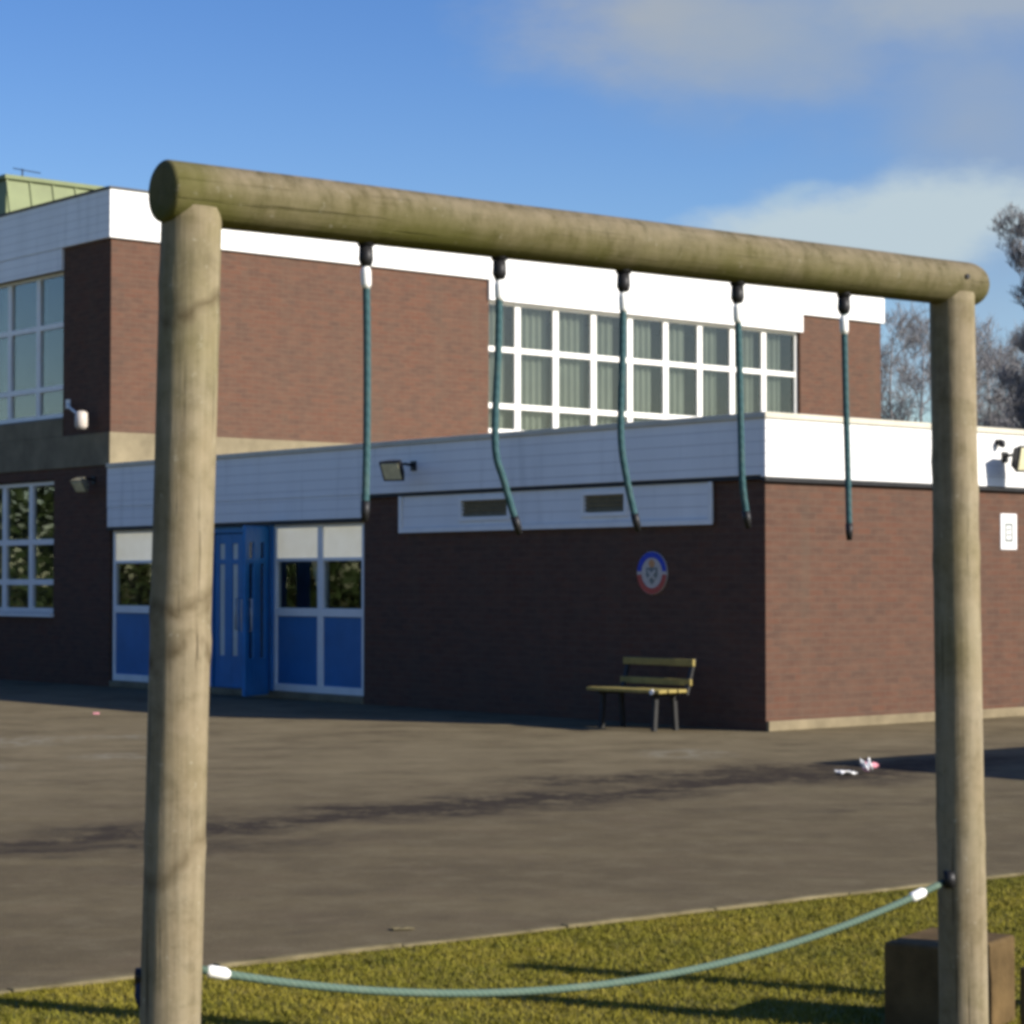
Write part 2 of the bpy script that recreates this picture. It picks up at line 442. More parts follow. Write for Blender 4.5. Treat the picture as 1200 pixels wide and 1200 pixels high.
f.box(XA-.02, XB+.04, -P+.008, -.002, 6.47, Z0-.002)            # apron over the front window band
f.box(-P+.008, -.002, YA-.02, YE, 6.47, Z0-.002)                # apron over the side window band
f.build('fascia', M['white'], blk, .006)
f = MB(); f.box(-P-.02, W+P+.02, -P-.02, D+P+.02, Z1, Z1+.035); f.build('roof', M['roof'], blk)
f = MB(); bp = .025
f.box(-bp, W+bp, -bp, -.001, 3.36, 3.86); f.box(-bp, -.001, 0, D, 3.36, 3.86); f.box(-bp+.004, -.001, YA-.02, YE, 3.861, 4.14)
f.build('concrete_band', M['concrete'], blk, .006)
f = MB(); f.box(XA-.03, XB+.03, -.06, .03, 4.085, 4.15); f.build('window_sill', M['frame'], blk, .005)
f = MB(); f.box(-.06, .03, LA-.02, YE, 1.03, 1.088); f.build('window_sill', M['frame'], blk, .005)
xs = [XA, 8.18, 9.07, 9.98, 10.88, 11.79, 12.68, 13.55, 14.42, XB]
for i in range(9):
    a, b = xs[i], xs[i+1]
    fr0 = random.uniform(.06, .30); fr1 = random.uniform(.66, .92)
    window(blk, 'x', a+.002, b-.002, .05, wz, 0, .062, (a+(b-a)*fr0, a+(b-a)*fr1))
ys = [YA + .965*i for i in range(11)]
for i in range(10):
    window(blk, 'y', ys[i]+.002, ys[i+1]-.002, .05, wz, 0, .055, (ys[i]+.1, ys[i]+random.uniform(.3, .6)) )
ys = [LA + .9*i for i in range(11)]
for i in range(10):
    window(blk, 'y', ys[i]+.002, ys[i+1]-.002, .05, [1.09, 1.58, 2.22, 3.18], 0, .06)
# green clad plant room on the roof
pr = MB(); x0, x1, y0, y1 = 3.3, 15, 9.7, 12.4; zb, zt = 7.6, 9.42; q = .42
vs = [(x0-.25,y0-q,zb),(x1,y0-q,zb),(x1,y1,zb),(x0-.25,y1,zb),(x0,y0,zt),(x1,y0,zt),(x1,y1,zt),(x0,y1,zt)]
pr.add(vs, [(3,2,1,0),(4,5,6,7),(0,1,5,4),(1,2,6,5),(2,3,7,6),(3,0,4,7)])
prm = pr.build('plant_room', M['green'], blk, .02)
tr = MB(); tr.box(x0-.06, x1+.05, y0-.06, y1+.05, zt+.001, zt+.09); tr.build('roof', M['green'], prm, .01)
sm = MB()
for i in range(24):
    xx = x0 + .5*i
    sm.bar((xx, y0-q-.01, zb), (xx, y0-.012, zt), .035, .035)
sm.build('standing_seam', M['green'], prm)
an = MB(); an.tube([(x0+.5, y0+.3, zt+.09), (x0+.5, y0+.3, zt+.3)], .015, 6); an.tube([(x0+.3, y0+.3, zt+.29), (x0+.9, y0+.3, zt+.26)], .01, 6)
an.build('aerial', M['dark'], blk)

# ---- single storey extension
ext = empty('school_extension', loc(0, 0), TH, 'single storey flat roofed brick extension with white fascia and blue glazed entrance', 'building')
EW, ED, EH = 15.0, B1 - .03, 3.2
w = MB(); T = .3
w.box(0, EW, 0, T, 0, EH)                                   # sunlit front
S0, S1 = .77, 6.29; DR = 7.13
w.box(0, T, T, DR, 0, 2.23); w.box(0, T, T, S0, 2.23, EH); w.box(0, T, S1, DR, 2.23, EH); w.box(0, T, S0, S1, 2.71, EH)
w.box(0, T, DR, ED, 2.41, EH)
w.box(EW-T, EW, T, ED, 0, EH); w.box(T, EW-T, ED-T, ED, 0, EH)
w.build('wall', M['brick'], ext)
f = MB(); f.box(T, EW-T, T, ED-T, -.05, .06); f.box(T, EW-T, T, ED-T, 2.95, 3.1); f.box(4.8, 4.9, T, ED-T, .06, 2.95); f.box(T, 4.8, 6.8, 6.9, .06, 2.95)
f.build('interior', M['interior'], ext)
f = MB(); P = .07
f.box(-P, EW+P, -P, -.001, 2.69, 3.31); f.box(-P, -.001, 0, ED, 2.71, 3.31); f.box(EW+.001, EW+P, 0, ED, 2.69, 3.31)
f.box(-P+.006, -.001, DR-.02, ED, 2.41, 2.708)
f.build('fascia', M['white'], ext, .006)
f = MB(); f.box(-P-.025, EW+P+.025, -P-.025, ED, 3.31, 3.375); f.build('coping', M['coping'], ext, .008)
f = MB(); f.box(-P+.004, -.003, DR-.01, ED, 2.36, 2.405); f.box(-P+.01, EW, -P+.01, -.002, 2.645, 2.688); f.box(-P+.01, -.003, .0, DR-.03, 2.665, 2.705)  # dark strips under the fascia: soffit lip and its shadow line as dark trim
f.build('fascia_shadow_trim', M['dark'], ext)
f = MB(); f.box(-.002, EW+.03, -.045, -.001, 0, .11); f.build('plinth', M['plinth'], ext, .01)
# clerestory cladding between wall head and fascia, with two louvred slots
cp = MB(); z0, z1 = 2.232, 2.663
slots = ((2.14, 2.82), (4.19, 5.07)); sz0, sz1 = 2.375, 2.575
def slab(b0, b1, za, zb): cp.box(-.035, .05, b0, b1, za, zb)
prev = S0
for b0, b1 in slots:
    slab(prev, b0, z0, z1); slab(b0, b1, z0, sz0); slab(b0, b1, sz1, z1); prev = b1
slab(prev, S1, z0, z1)
cp.build('clerestory_panel', M['white'], ext)
f = MB(); f.box(-.06, -.0355, S0-.03, S1+.03, 2.20, 2.26); f.box(-.06, -.0355, S0-.03, S0+.03, 2.262, z1); f.box(-.06,-.0355, S1-.03, S1+.03, 2.262, z1); f.build('panel_trim', M['frame'], ext, .004)
for b0, b1 in slots:
    fr = MB(); o = .05
    fr.box(-.055, -.0355, b0-o, b1+o, sz0-o, sz0); fr.box(-.055, -.0355, b0-o, b1+o, sz1, sz1+o); fr.box(-.055, -.0355, b0-o, b0, sz0, sz1); fr.box(-.055, -.0355, b1, b1+o, sz0, sz1)
    v = fr.build('vent', M['frame'], ext, .003)
    lv = MB()
    for k in range(4):
        zz = sz0 + .025 + k*.05
        lv.bar((-.005, b0, zz), (-.005, b1, zz), .006, .055, up=(-.6, 0, .8))
    lv.box(.052, .06, b0, b1, sz0, sz1)
    lv.build('louvre', M['louvre'], v)

# glazed entrance screen: bays of cream head panel, glass and blue kick panel in pale frames
def bay(b0, b1, cur=None):
    fr = MB(); e0, e1 = .02, .10; bw = .06
    lv = [.10, .20, 1.12, 1.23, 1.86, 1.92, 2.30, 2.36]
    fr.box(e0, e1, b0, b0+bw, .1, 2.36); fr.box(e0, e1, b1-bw, b1, .1, 2.36)
    for za, zb in ((.10, .20), (1.12, 1.23), (1.86, 1.905), (2.31, 2.36)): fr.box(e0+.002, e1, b0+bw, b1-bw, za, zb)
    wdw = fr.build('window', M['frame'], ext, .005)
    g_ = MB(); g_.box(e0+.035, e0+.041, b0+.04, b1-.04, 1.2, 1.88); g_.build('pane', M['glass'], wdw)
    k_ = MB(); k_.box(e0+.025, e0+.05, b0+.05, b1-.05, .19, 1.13); k_.build('kick_panel', M['blue'], wdw)
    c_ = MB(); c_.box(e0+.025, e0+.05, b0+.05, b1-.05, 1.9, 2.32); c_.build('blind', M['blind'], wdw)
    if cur:
        cu = MB(); x_ = .19
        pts = [(x_, cur[0], 1.15), (x_, cur[1], 1.15), (x_+.01, cur[2], 1.95), (x_+.01, cur[3], 1.95)]
        cu.add(pts + [(p[0]+.01, p[1], p[2]) for p in pts], [(0,1,2,3),(7,6,5,4),(0,4,5,1),(1,5,6,2),(2,6,7,3),(3,7,4,0)])
        cu.build('curtain', M['cream'], wdw)
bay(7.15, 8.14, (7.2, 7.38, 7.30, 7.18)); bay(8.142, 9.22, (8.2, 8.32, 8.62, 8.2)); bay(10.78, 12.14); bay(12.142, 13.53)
f = MB(); f.box(-.02, .25, DR, ED, .0, .095); f.build('door_step', M['plinth'], ext, .01)
# blue double doors: one leaf shut, one leaf swung out
f = MB(); f.box(-.01, .11, 9.222, 9.29, .1, 2.36); f.box(-.01, .11, 10.71, 10.778, .1, 2.36); f.box(-.01, .11, 9.29, 10.71, 2.27, 2.36)
f.build('door_frame', M['bluedoor'], ext, .006)
def leaf(open_):
    # leaf in its own plane: u across 0..0.7, z up, thickness along v
    fr = MB(); t0, t1 = -.022, .022; Wd = .70
    us = [0, .11, .25, .44, .58, .70]
    zt = 2.34 if open_ else 2.26; zb = .05 if open_ else .10
    fr.box(0, .11, t0, t1, zb, zt); fr.box(.25, .44, t0, t1, zb, zt); fr.box(.58, .70, t0, t1, zb, zt)
    for a, b in ((.11, .25), (.44, .58)): fr.box(a, b, t0+.002, t1-.002, zb, .55); fr.box(a, b, t0+.002, t1-.002, 2.12, zt); fr.box(a, b, t0+.002, t1-.002, 1.83, 1.90)
    d = fr.build('door', M['bluedoor'], ext, .005)
    p = MB()
    for a, b in ((.11, .25), (.44, .58)): p.box(a-.01, b+.01, -.004, .004, .53, 2.14)
    p.build('pane', M['glass'] if open_ else M['frost'], d)
    h = MB()
    for s in (-1, 1):
        h.tube([(.62, s*.03, .92), (.62, s*.075, .92), (.62, s*.075, 1.35), (.62, s*.03, 1.35)], .012, 8)
    h.build('handle', M['galv'], d)
    if open_:
        tag(d, 'blue door leaf swung outwards'); d.location = (-.03, 9.30, 0); d.rotation_euler = (0, 0, rad(209))
    else:
        d.location = (.04, 10.70, 0); d.rotation_euler = (0, 0, rad(-90))
    return d
leaf(False); leaf(True)

# ---- brick wing to the right: throws the wedge of shade over the yard
wing = empty('school_wing', Vector((9.0, 17.0, 0)), TH, 'low brick school wing standing to the right of the playground', 'building')
w = MB(); w.box(.3, 12, -9, -.3, 0, 2.9); w.build('wall', M['brick'], wing)
w = MB(); w.box(.2, 12.1, -9.1, -.2, 2.7, 3.3); w.build('fascia', M['white'], wing, .006)
w = MB(); w.box(0, 12.3, -9.3, 0, 3.301, 3.35); w.build('roof', M['roof'], wing)
for k in range(3):
    window(wing, 'y', -2.2 - 2.1*k, -.9 - 2.1*k, .17, [1.0, 2.3], 0, .06)

# ------------------------------------------------------------------ wall fittings
def local_thing(name, a, b, z, face, label, cat, group=None):
    """origin on the wall; local -y points out of the wall, x along it. face 'front' or 'side'."""
    return empty(name, loc(a, b, z), TH if face == 'front' else TH - math.pi/2, label, cat, group)
GF = 'outdoor lamps fixed to the school walls'
def floodlight(a, b, z, face, label, w_=.30, h_=.26, tilt=35, body='dark', front='lens', yaw=0, mount=.25):
    t = local_thing('floodlight', a, b, z, face, label, 'floodlight', GF)
    br = MB(); br.box(-.05, .05, -.02, 0, -.05, .07); br.tube([(0,-.02,.02), (0,-mount*.5,.03), (0, -mount, 0)], .018, 8); br.build('bracket', M['dark'], t)
    hs = MB(); d = .15
    vs = [(-w_*.32,0,-h_*.32),(w_*.32,0,-h_*.32),(w_*.32,0,h_*.32),(-w_*.32,0,h_*.32),(-w_/2,-d,-h_/2),(w_/2,-d,-h_/2),(w_/2,-d,h_/2),(-w_/2,-d,h_/2)]
    hs.add(vs, [(0,1,2,3),(7,6,5,4),(0,4,5,1),(1,5,6,2),(2,6,7,3),(3,7,4,0)])
    ho = hs.build('housing', M[body], t, .012)
    ho.location = (0, -mount+.02, 0); ho.rotation_euler = (rad(tilt), 0, rad(yaw))
    ln = MB(); ln.box(-w_/2+.03, w_/2-.03, -d-.008, -d+.004, -h_/2+.03, h_/2-.03); ln.build('lens', M[front], ho, .004)
    return t
floodlight(-.07, 5.98, 2.98+.05, 'side', 'small floodlight with yellowish lens on shaded white fascia above brick wall', .30, .28, 30, 'dark', 'lens', 25, .30)
floodlight(3.97, -.07, 3.03, 'front', 'dark floodlight with cream lens on the sunlit white fascia by the right post', .36, .32, 12, 'dark', 'lens', -4, .22)
floodlight(0, B1+.48, 3.13, 'side', 'cream wedge shaped floodlight low on the dark brick pier beside ground floor window', .24, .24, 40, 'louvre', 'lens', 20, .2)
# white lamp on an arm high on the pier
t = local_thing('wall_lamp', 0, B1+.86, 4.07, 'side', 'pale lamp head on a slanting arm high on the dark brick pier', 'lamp', GF)
m = MB(); m.box(-.48, -.36, -.02, 0, .22, .36); m.tube([(-.42,-.02,.29), (-.1,-.14,.19), (.36,-.25,.06), (.40,-.25,.03)], .02, 8); m.build('arm', M['frame'], t)
m = MB(); m.tube([(.42,-.25,.12), (.42,-.25,.09), (.42,-.25,-.11), (.42,-.25,-.16)], [.05,.095,.10,.06], 16); m.build('lamp_head', M['scream'], t)
# small bracket on the fascia, right of the post
t = local_thing('alarm_sensor', 3.83, -.07, 3.20, 'front', 'tiny dark sensor under the coping beside the right floodlight', 'sensor')
m = MB(); m.box(-.03, .03, -.03, 0, -.02, .04); m.build('mount', M['dark'], t, .004)
m = MB(); m.tube([(0,-.03,.02), (0,-.07,-.01), (0,-.10,-.05)], [.03,.05,.02], 10); m.build('sensor_head', M['dark'], t)
# notice on the sunlit brick
t = local_thing('wall_sign', 4.12, 0, 2.17, 'front', 'white rectangular notice with a dark pictogram on sunlit brick wall', 'sign')
m = MB(); m.box(-.15, .15, -.012, 0, -.21, .21); m.build('plate', M['paper'], t, .003)
m = MB(); e = -.0145
for (x0, x1, z0, z1) in ((-.075,.075,.07,.10), (-.075,.075,-.12,-.09), (-.075,-.045,-.09,.07), (.045,.075,-.09,.07), (-.025,.025,-.05,-.02), (-.025,.025,.01,.04)):
    m.box(x0, x1, e, -.0121, z0, z1)
m.build('pictogram', M['sgrey'], t)
# round crest sign
t = local_thing('crest_sign', 0, 1.72, 1.68, 'side', 'round crest sign with blue and red rim on the shaded brick wall', 'sign')
def disc(r, y0, y1, n=48):
    m = MB(); m.tube([(0, y0, 0), (0, y1, 0)], r, n, smooth=False); return m
def arc(r0, r1, a0, a1, y0, y1, n=24):
    m = MB()
    vs = []
    for i in range(n+1):
        a = a0 + (a1-a0)*i/n; c, s = math.cos(a), math.sin(a)
        vs += [(r0*c, y0, r0*s), (r1*c, y0, r1*s), (r1*c, y1, r1*s), (r0*c, y1, r0*s)]
    fs = []
    for i in range(n):
        k = 4*i
        for j in range(4): fs.append((k+j, k+4+j, k+4+(j+1)%4, k+(j+1)%4))
    fs += [(0,1,2,3), (4*n+3, 4*n+2, 4*n+1, 4*n)]
    m.add(vs, fs); return m
disc(.24, 0, -.015).build('plate', M['scream'], t)
arc(.17, .235, rad(5), rad(175), -.0155, -.020).build('blue_rim', M['sblue'], t)
arc(.17, .235, rad(185), rad(355), -.0155, -.020).build('red_rim', M['sred'], t)
m = MB()
m.add([(x, y, z) for y in (-.0152, -.019) for x, z in ((-.09,.06),(.09,.06),(.09,-.03),(0,-.13),(-.09,-.03))], [(0,1,2,3,4),(9,8,7,6,5)] + [(i,5+i,5+(i+1)%5,(i+1)%5) for i in range(5)])
m.build('shield', M['sgrey'], t)
m = MB(); m.bar((-.06,-.020,.03), (.05,-.020,-.07), .004, .03); m.bar((.06,-.022,.03), (-.05,-.022,-.07), .004, .03); m.build('cross_device', M['scream'], t)
m = MB(); m.tube([(0,-.0152,.105), (0,-.022,.105)], .045, 20); m.build('boss', M['sorange'], t)

# ------------------------------------------------------------------ bench
t = empty('bench', loc(-.72, 1.20), TH - math.pi/2, 'wooden bench with open slatted back in the shade below the crest sign', 'bench')
# local x along the bench (towards -b), local -y outwards
L2 = .57
m = MB()
for k in range(3): m.box(-L2, L2, -.24+.145*k, -.24+.145*k+.125, .405, .44)
m.build('seat', M['bench'], t, .008)
def brail(z0, z1, y0):
    m = MB(); m.box(-L2+.02, L2-.02, y0, y0+.03, z0, z1); return m
m = MB()
for z0, z1, y0 in ((.68, .755, .262), (.475, .545, .218)): m.box(-L2+.05, L2, y0, y0+.035, z0, z1)
m.build('backrest', M['bench'], t, .006)
for sx in (-1, 1):
    m = MB(); x = sx*(L2-.07) + .03
    m.bar((x, .20, .38), (x, .315, .76), .05, .03, up=(0,1,0)); m.build('back_upright', M['benchmetal'], t)
for sx in (-1, 1):
    m = MB(); x = sx*(L2-.16)
    m.bar((x, -.16, .0), (x, -.13, .40), .05, .05, up=(0,1,0)); m.bar((x, .16, 0), (x, .13, .40), .05, .05, up=(0,1,0)); m.bar((x, -.22, .385), (x, .2, .385), .05, .035)
    m.build('leg', M['benchmetal'], t, .004)
m = MB(); m.tube([(L2-.10, -.255, .42), (L2-.10, -.235, .42)], .028, 12); m.build('bolt_cap', M['ferrule'], t)

# ------------------------------------------------------------------ climbing frame
FA = math.atan2(.601, .799); FL = 2.711; BZ = 2.515
P1 = Vector((-.7795, 5.5, 0)); FD = Vector((math.cos(FA), math.sin(FA), 0))
fr = empty('climbing_frame', P1, FA, 'weathered round log climbing frame of two posts and a crossbeam', 'climbing frame')
def log(p0, p1, r0, r1, seed, ends=(0, 0), rings=90, sides=40, knots=()):
    p0 = Vector(p0); p1 = Vector(p1); Lg = (p1-p0).length
    d = (p1-p0)/Lg
    ref = Vector((0,1,0)); a = (ref - d*ref.dot(d)).normalized(); b = d.cross(a)
    vs = []; fs = []
    stat = [i/rings for i in range(rings+1)]
    e0, e1 = ends
    if e0: stat = sorted(set(stat + [e0/Lg*(1-math.cos(k*math.pi/12)) for k in range(7)]))
    if e1: stat = sorted(set(stat + [1-e1/Lg*(1-math.cos(k*math.pi/12)) for k in range(7)]))
    for s in stat:
        l = s*Lg; r = r0 + (r1-r0)*s
        q = 1
        if e0 and l < e0: q = math.sqrt(max(0, 1-(1-l/e0)**2))*.28 + .72 if e0 < .03 else math.sqrt(max(.0, 1-(1-l/e0)**2))
        if e1 and Lg-l < e1: q = math.sqrt(max(.0, 1-(1-(Lg-l)/e1)**2))*.6 + .4
        for k in range(sides):
            th = 2*math.pi*k/sides; c, sn = math.cos(th), math.sin(th)
            nn = noise.noise(Vector((c*1.2+seed, sn*1.2, l*1.3)))*.022 + noise.noise(Vector((c*4+seed, sn*4, l*2.2)))*.012
            kn = 0
            for kz, kt, kw, kh in knots:
                kn += kh*math.exp(-((l-kz-.05*math.cos(th-kt))/kw)**2)
            rr = r*q*(1+nn+kn)
            vs.append(p0 + d*l + (a*c + b*sn)*rr)
    n = len(stat)
    for i in range(n-1):
        for k in range(sides):
            fs.append((i*sides+k, i*sides+(k+1)%sides, (i+1)*sides+(k+1)%sides, (i+1)*sides+k))
    m = MB(); m.add(vs, fs, True)
    m.f.append(tuple(range(sides))[::-1]); m.f.append(tuple(range((n-1)*sides, n*sides))); m.sm += [False, False]
    return m
cA, sA = math.cos(-FA), math.sin(-FA)
def w2f(dx, dy): return (dx*cA - dy*sA, dx*sA + dy*cA)      # world offset to frame axes
s1 = w2f(-.062, 0); s2 = w2f(.028, 0)
o = log((s1[0], s1[1], -.3), (0, 0, BZ-.036), .073, .0735, 1.3, knots=((1.76, .6, .03, .05), (1.24, 2.4, .02, .04), (2.55, 1, .03, .035))).build('post', M['woodz'], fr)
o = log((FL+s2[0], s2[1], -.3), (FL, 0, BZ-.034), .0765, .0705, 5.3, knots=((1.95, 2.6, .03, .04), (2.2, .6, .03, .04), (1.1, 1.6, .03, .03))).build('post', M['woodz'], fr)
beam = log((-.085, 0, 0), (FL+.13, 0, 0), .0765, .0705, 9.1, (.012, .07)).build('crossbeam', M['woodx'], fr); beam.location = (0, 0, BZ)
m = MB(); m.tube([(FL-.01,-.077,BZ+.012), (FL-.01,-.06,BZ+.012)], .008, 10); m.build('bolt', M['dark'], fr)

# hanging ropes: distance along the beam, pixel-independent shape offsets along the beam (x) and drop (z)
GH = 'teal ropes hanging from the crossbeam'
def hanging(s, pts, label, whiteat, seed):
    base = P1 + FD*s
    t = empty('hanging_rope', (base.x, base.y, BZ-.072), FA, label, 'rope', GH)
    m = MB(); m.tube([(0,0,.012), (0,0,-.008)], .022, 12); m.tube([(0,0,-.01), (0,0,-.045), (.002,0,-.06)], [.018,.020,.014], 10); m.build('clamp', M['dark'], t)
    m = MB(); m.tube([(pts[0][0],0,whiteat), (pts[0][0],0,whiteat-.014), (pts[0][0]+.001,0,whiteat-.045), (pts[0][0]+.001,0,whiteat-.056)], [.010,.0135,.0135,.010], 12); m.build('ferrule', M['ferrule'], t)
    # smooth path
    P = [Vector((x, y, z)) for x, y, z in pts]; sm = []
    for i in range(len(P)-1):
        a, b, c, d = P[max(i-1,0)], P[i], P[i+1], P[min(i+2,len(P)-1)]
        for k in range(8):
            u = k/8
            sm.append(.5*((2*b) + (c-a)*u + (2*a-5*b+4*c-d)*u*u + (3*b-a-3*c+d)*u**3))
    sm.append(P[-1])
    m = MB(); m.tube(sm, .0098, 12); m.build('rope', M['rope'], t)
    e = sm[-1]; dn = (sm[-1]-sm[-5]).normalized()
    m = MB(); m.tube([e-dn*.006, e+dn*.02, e+dn*.045], [.0115,.0115,.008], 12); m.build('end_cap', M['dark'], t)
    return t
HANG = [
 (.506, [(0,0,-.055),(.004,0,-.25),(.004,.0,-.5),(.0,0,-.67)], 'straight teal rope hanging furthest left on the beam, ending over the entrance', -.062),
 (.933, [(0,0,-.055),(-.004,0,-.25),(-.014,0,-.50),(.015,0,-.60),(.052,0,-.70)], 'hanging teal rope beside the window band end, its tail bent over the left vent', -.062),
 (1.365, [(0,0,-.055),(-.004,0,-.25),(-.010,0,-.46),(.010,0,-.58),(.040,0,-.685)], 'middle hanging teal rope crossing the windows, tail curving over the right vent', -.062),
 (1.796, [(0,0,-.055),(.006,0,-.22),(.012,0,-.44),(.017,0,-.58),(.032,0,-.67)], 'hanging teal rope just left of the bright extension corner', -.062),
 (2.231, [(0,0,-.055),(.006,0,-.3),(.014,0,-.55),(.018,0,-.70)], 'hanging teal rope nearest the right post, against the sunlit white fascia', -.066),
]
for i, (s, pts, lb, wa) in enumerate(HANG): hanging(s, pts, lb, wa, i)

# low sagging rope between the posts
def wrap(name, a, b, sag, label, r=.0105, skew=.42, ferr=(.05, .965), rail=True):
    a = Vector(a); b = Vector(b)
    t = empty(name, a, 0, label, 'rope')
    n = 40; pts = []
    for i in range(n+1):
        u = i/n
        p = (b-a)*u; p.z -= sag*4*u*(1-u)
        pts.append(p)
    m = MB(); m.tube(pts, r, 12); m.build('rope', M['faded'], t)
    for u in ferr:
        i = min(n-1, int(u*n)); q = pts[i]; d = (pts[i+1]-pts[i]).normalized()
        m = MB(); m.tube([q-d*.033, q-d*.022, q+d*.022, q+d*.033], [.010,.0155,.0155,.010], 12); m.build('ferrule', M['ferrule'], t)
    return t, pts
pa = P1 + FD*.065 + Vector((-.045, 0, .635)); pb = P1 + FD*(FL-.068) + Vector((.02, 0, .645))
t, pts = wrap('low_rope', pa, pb, .175, 'faded green rope sagging low between the two log posts above the grass', ferr=(.045, .955))
m = MB(); m.tube([Vector((-.02,-.012,0)), Vector((.01,-.012,.0))], .03, 10); m.build('eye_plate', M['dark'], t)
e = pb-pa; m = MB(); m.tube([e+Vector((-.012,-.01,.004)), e+Vector((.02,-.012,.006))], .028, 10); m.build('eye_plate', M['dark'], t)
# rope fixing on the outer side of the left post
t = empty('rope_stub', P1 + Vector((-.125, -.01, .61)), 0, 'short dark blue rope fixing on the outer side of the left post', 'rope fitting')
m = MB(); m.tube([(.03,0,0), (.012,0,-.003), (.008,0,-.035), (.018,-.01,-.055)], [.016,.014,.012,.010], 10); m.build('loop', mottled('navy_rope', (.012,.022,.06), .2, 20, .7), t)
m = MB(); m.tube([(.03,0,.015), (.0,0,.015)], .02, 10); m.build('bolt', M['dark'], t)

# timber blocks behind the right post
def block(name, corner, rz, w_, d_, h_, label, seed):
    t = empty(name, corner, rz, label, 'timber block', 'sawn timber stepping blocks')
    n = MB(); n.box(0, w_, 0, d_, -.2, h_); n.build('block', M['block'], t, .014, 3)
    return t
ang = math.atan2(.83, .55)
block('timber_block', (1.589, 7.9, 0), ang, .42, .33, .30, 'square timber block right behind the right post on the grass', 1)
block('timber_block', (1.954, 7.38, 0), ang, .42, .33, .30, 'square timber block cut by the frame edge at the bottom right', 2)
# trail continues to the right
def log_post(x, y, h, label, s):
    t = empty('log_post', (x, y, 0), 0, label, 'post', 'log posts of the play trail')
    log((0,0,-.2), (0,0,h), .078, .074, s, (0, .05), rings=24, sides=24).build('post', M['woodz'], t)
log_post(3.05, 7.35, 1.65, 'shorter round log post of the play trail right of the frame', 21.)
log_post(3.75, 7.75, 1.95, 'taller round log post of the play trail right of the frame', 31.)
log_post(4.1, 6.9, 1.5, 'shortest round log post of the play trail right of the frame', 41.)
wrap('trail_rope', (1.86, 8.26, .29), (3.72, 7.80, .95), .05, 'faded green rope rising to the right from the timber block behind right post', ferr=())

# ------------------------------------------------------------------ litter
def scrap(name, x, y, sx, sy, h, mat, label, rz, cat='litter'):
    m = MB(); n = 5; vs = []
    for i in range(n):
        for j in range(n):
            vs.append(((i/(n-1)-.5)*sx, (j/(n-1)-.5)*sy, h*(.25 + .75*random.random())))
    up = len(vs); vs += [(v[0]*.98, v[1]*.98, max(.002, v[2]-.008)) for v in vs]
    fs = []
    for i in range(n-1):
        for j in range(n-1):
            a = i*n+j; fs.append((a, a+n, a+n+1, a+1)); fs.append((up+a+1, up+a+n+1, up+a+n, up+a))
    for i in range(n-1):
        for a, b in ((i*n, (i+1)*n), (i*n+n-1, (i+1)*n+n-1), (i, i+1), ((n-1)*n+i, (n-1)*n+i+1)): fs.append((a, b, up+b, up+a))
    m.add(vs, fs)
    o = m.build(name, M[mat]); o.location = (x, y, .004); o.rotation_euler = (0, 0, rz)
    return tag(o, label, cat)
scrap('paper_scrap', 2.73, 18.6, .15, .12, .04, 'paper', 'flat white paper scrap on the asphalt beside the pink wrapper', .4)
scrap('sweet_wrapper', 2.95, 18.72, .11, .11, .10, 'pink', 'crumpled pink and white wrapper on asphalt at the shadow tip', 1.1)
scrap('paper_scrap', 2.905, 18.66, .07, .08, .14, 'paper', 'small crumpled white paper ball touching the pink wrapper', 1.9)
scrap('paper_scrap', -.495, 10.33, .10, .06, .008, 'kerb', 'small pale litter scrap at playground edge near the grass', .3)
scrap('bottle_top', -4.95, 27.1, .07, .06, .025, 'pink', 'tiny red scrap at the edge of the building shade', .3)

# ------------------------------------------------------------------ bare trees
def tree(x, y, h, spread, seed, label, trunk_r=.16, levels=5, up=.25, first=.2, dens=1.0, tw=.011):
    rnd = random.Random(seed)
    t = empty('bare_tree', (x, y, 0), rnd.uniform(0, 6), label, 'tree', 'bare winter trees behind the school')
    tk = MB(); cr = MB()
    pts = []; n = 9
    px = py = 0
    for i in range(n+1):
        u = i/n; px += rnd.gauss(0, .05)*h*.08; py += rnd.gauss(0, .05)*h*.08
        pts.append(Vector((px, py, u*h*.86)))
    rs = [trunk_r*(1-.86*(i/n)**.9) for i in range(n+1)]
    tk.tube(pts, rs, 8); tk.build('trunk', M['bark'], t)
    def branch(p, d, L, r, lev):
        k = 3 if lev > 2 else 2
        q = [p]; dd = d.copy()
        for i in range(k):
            dd = (dd + Vector((rnd.gauss(0,.22), rnd.gauss(0,.22), rnd.gauss(0,.15)+up*.4))).normalized()
            q.append(q[-1] + dd*(L/k))
        cr.tube(q, [r*(1-.6*i/k) for i in range(k+1)], 4 if lev > 1 else 3, caps=False)
        if lev <= 0: return
        m_ = int(rnd.randint(3, 5)*dens) or 2
        for j in range(m_):
            f_ = rnd.uniform(.3, 1)*k; i = min(k-1, int(f_)); pp = q[i].lerp(q[i+1], f_-i)
            ax = Vector((rnd.gauss(0,1), rnd.gauss(0,1), rnd.gauss(0,.5)+up)).normalized()
            nd = (dd*.75 + ax*.75).normalized()
            branch(pp, nd, L*rnd.uniform(.5, .75), max(tw, r*.52), lev-1)
    nb = int(15*dens)
    for j in range(nb):
        u = first + (1-first)*(j+rnd.random())/nb; i = min(n-1, int(u*n)); pp = pts[i].lerp(pts[i+1], u*n-i)
        a = rnd.uniform(0, 2*math.pi)
        branch(pp, Vector((math.cos(a), math.sin(a), .35+up)).normalized(), spread*(1.05-.65*u)*rnd.uniform(.7,1.1), rs[i]*.45, levels-1)
    cr.build('crown', M['bark'], t)
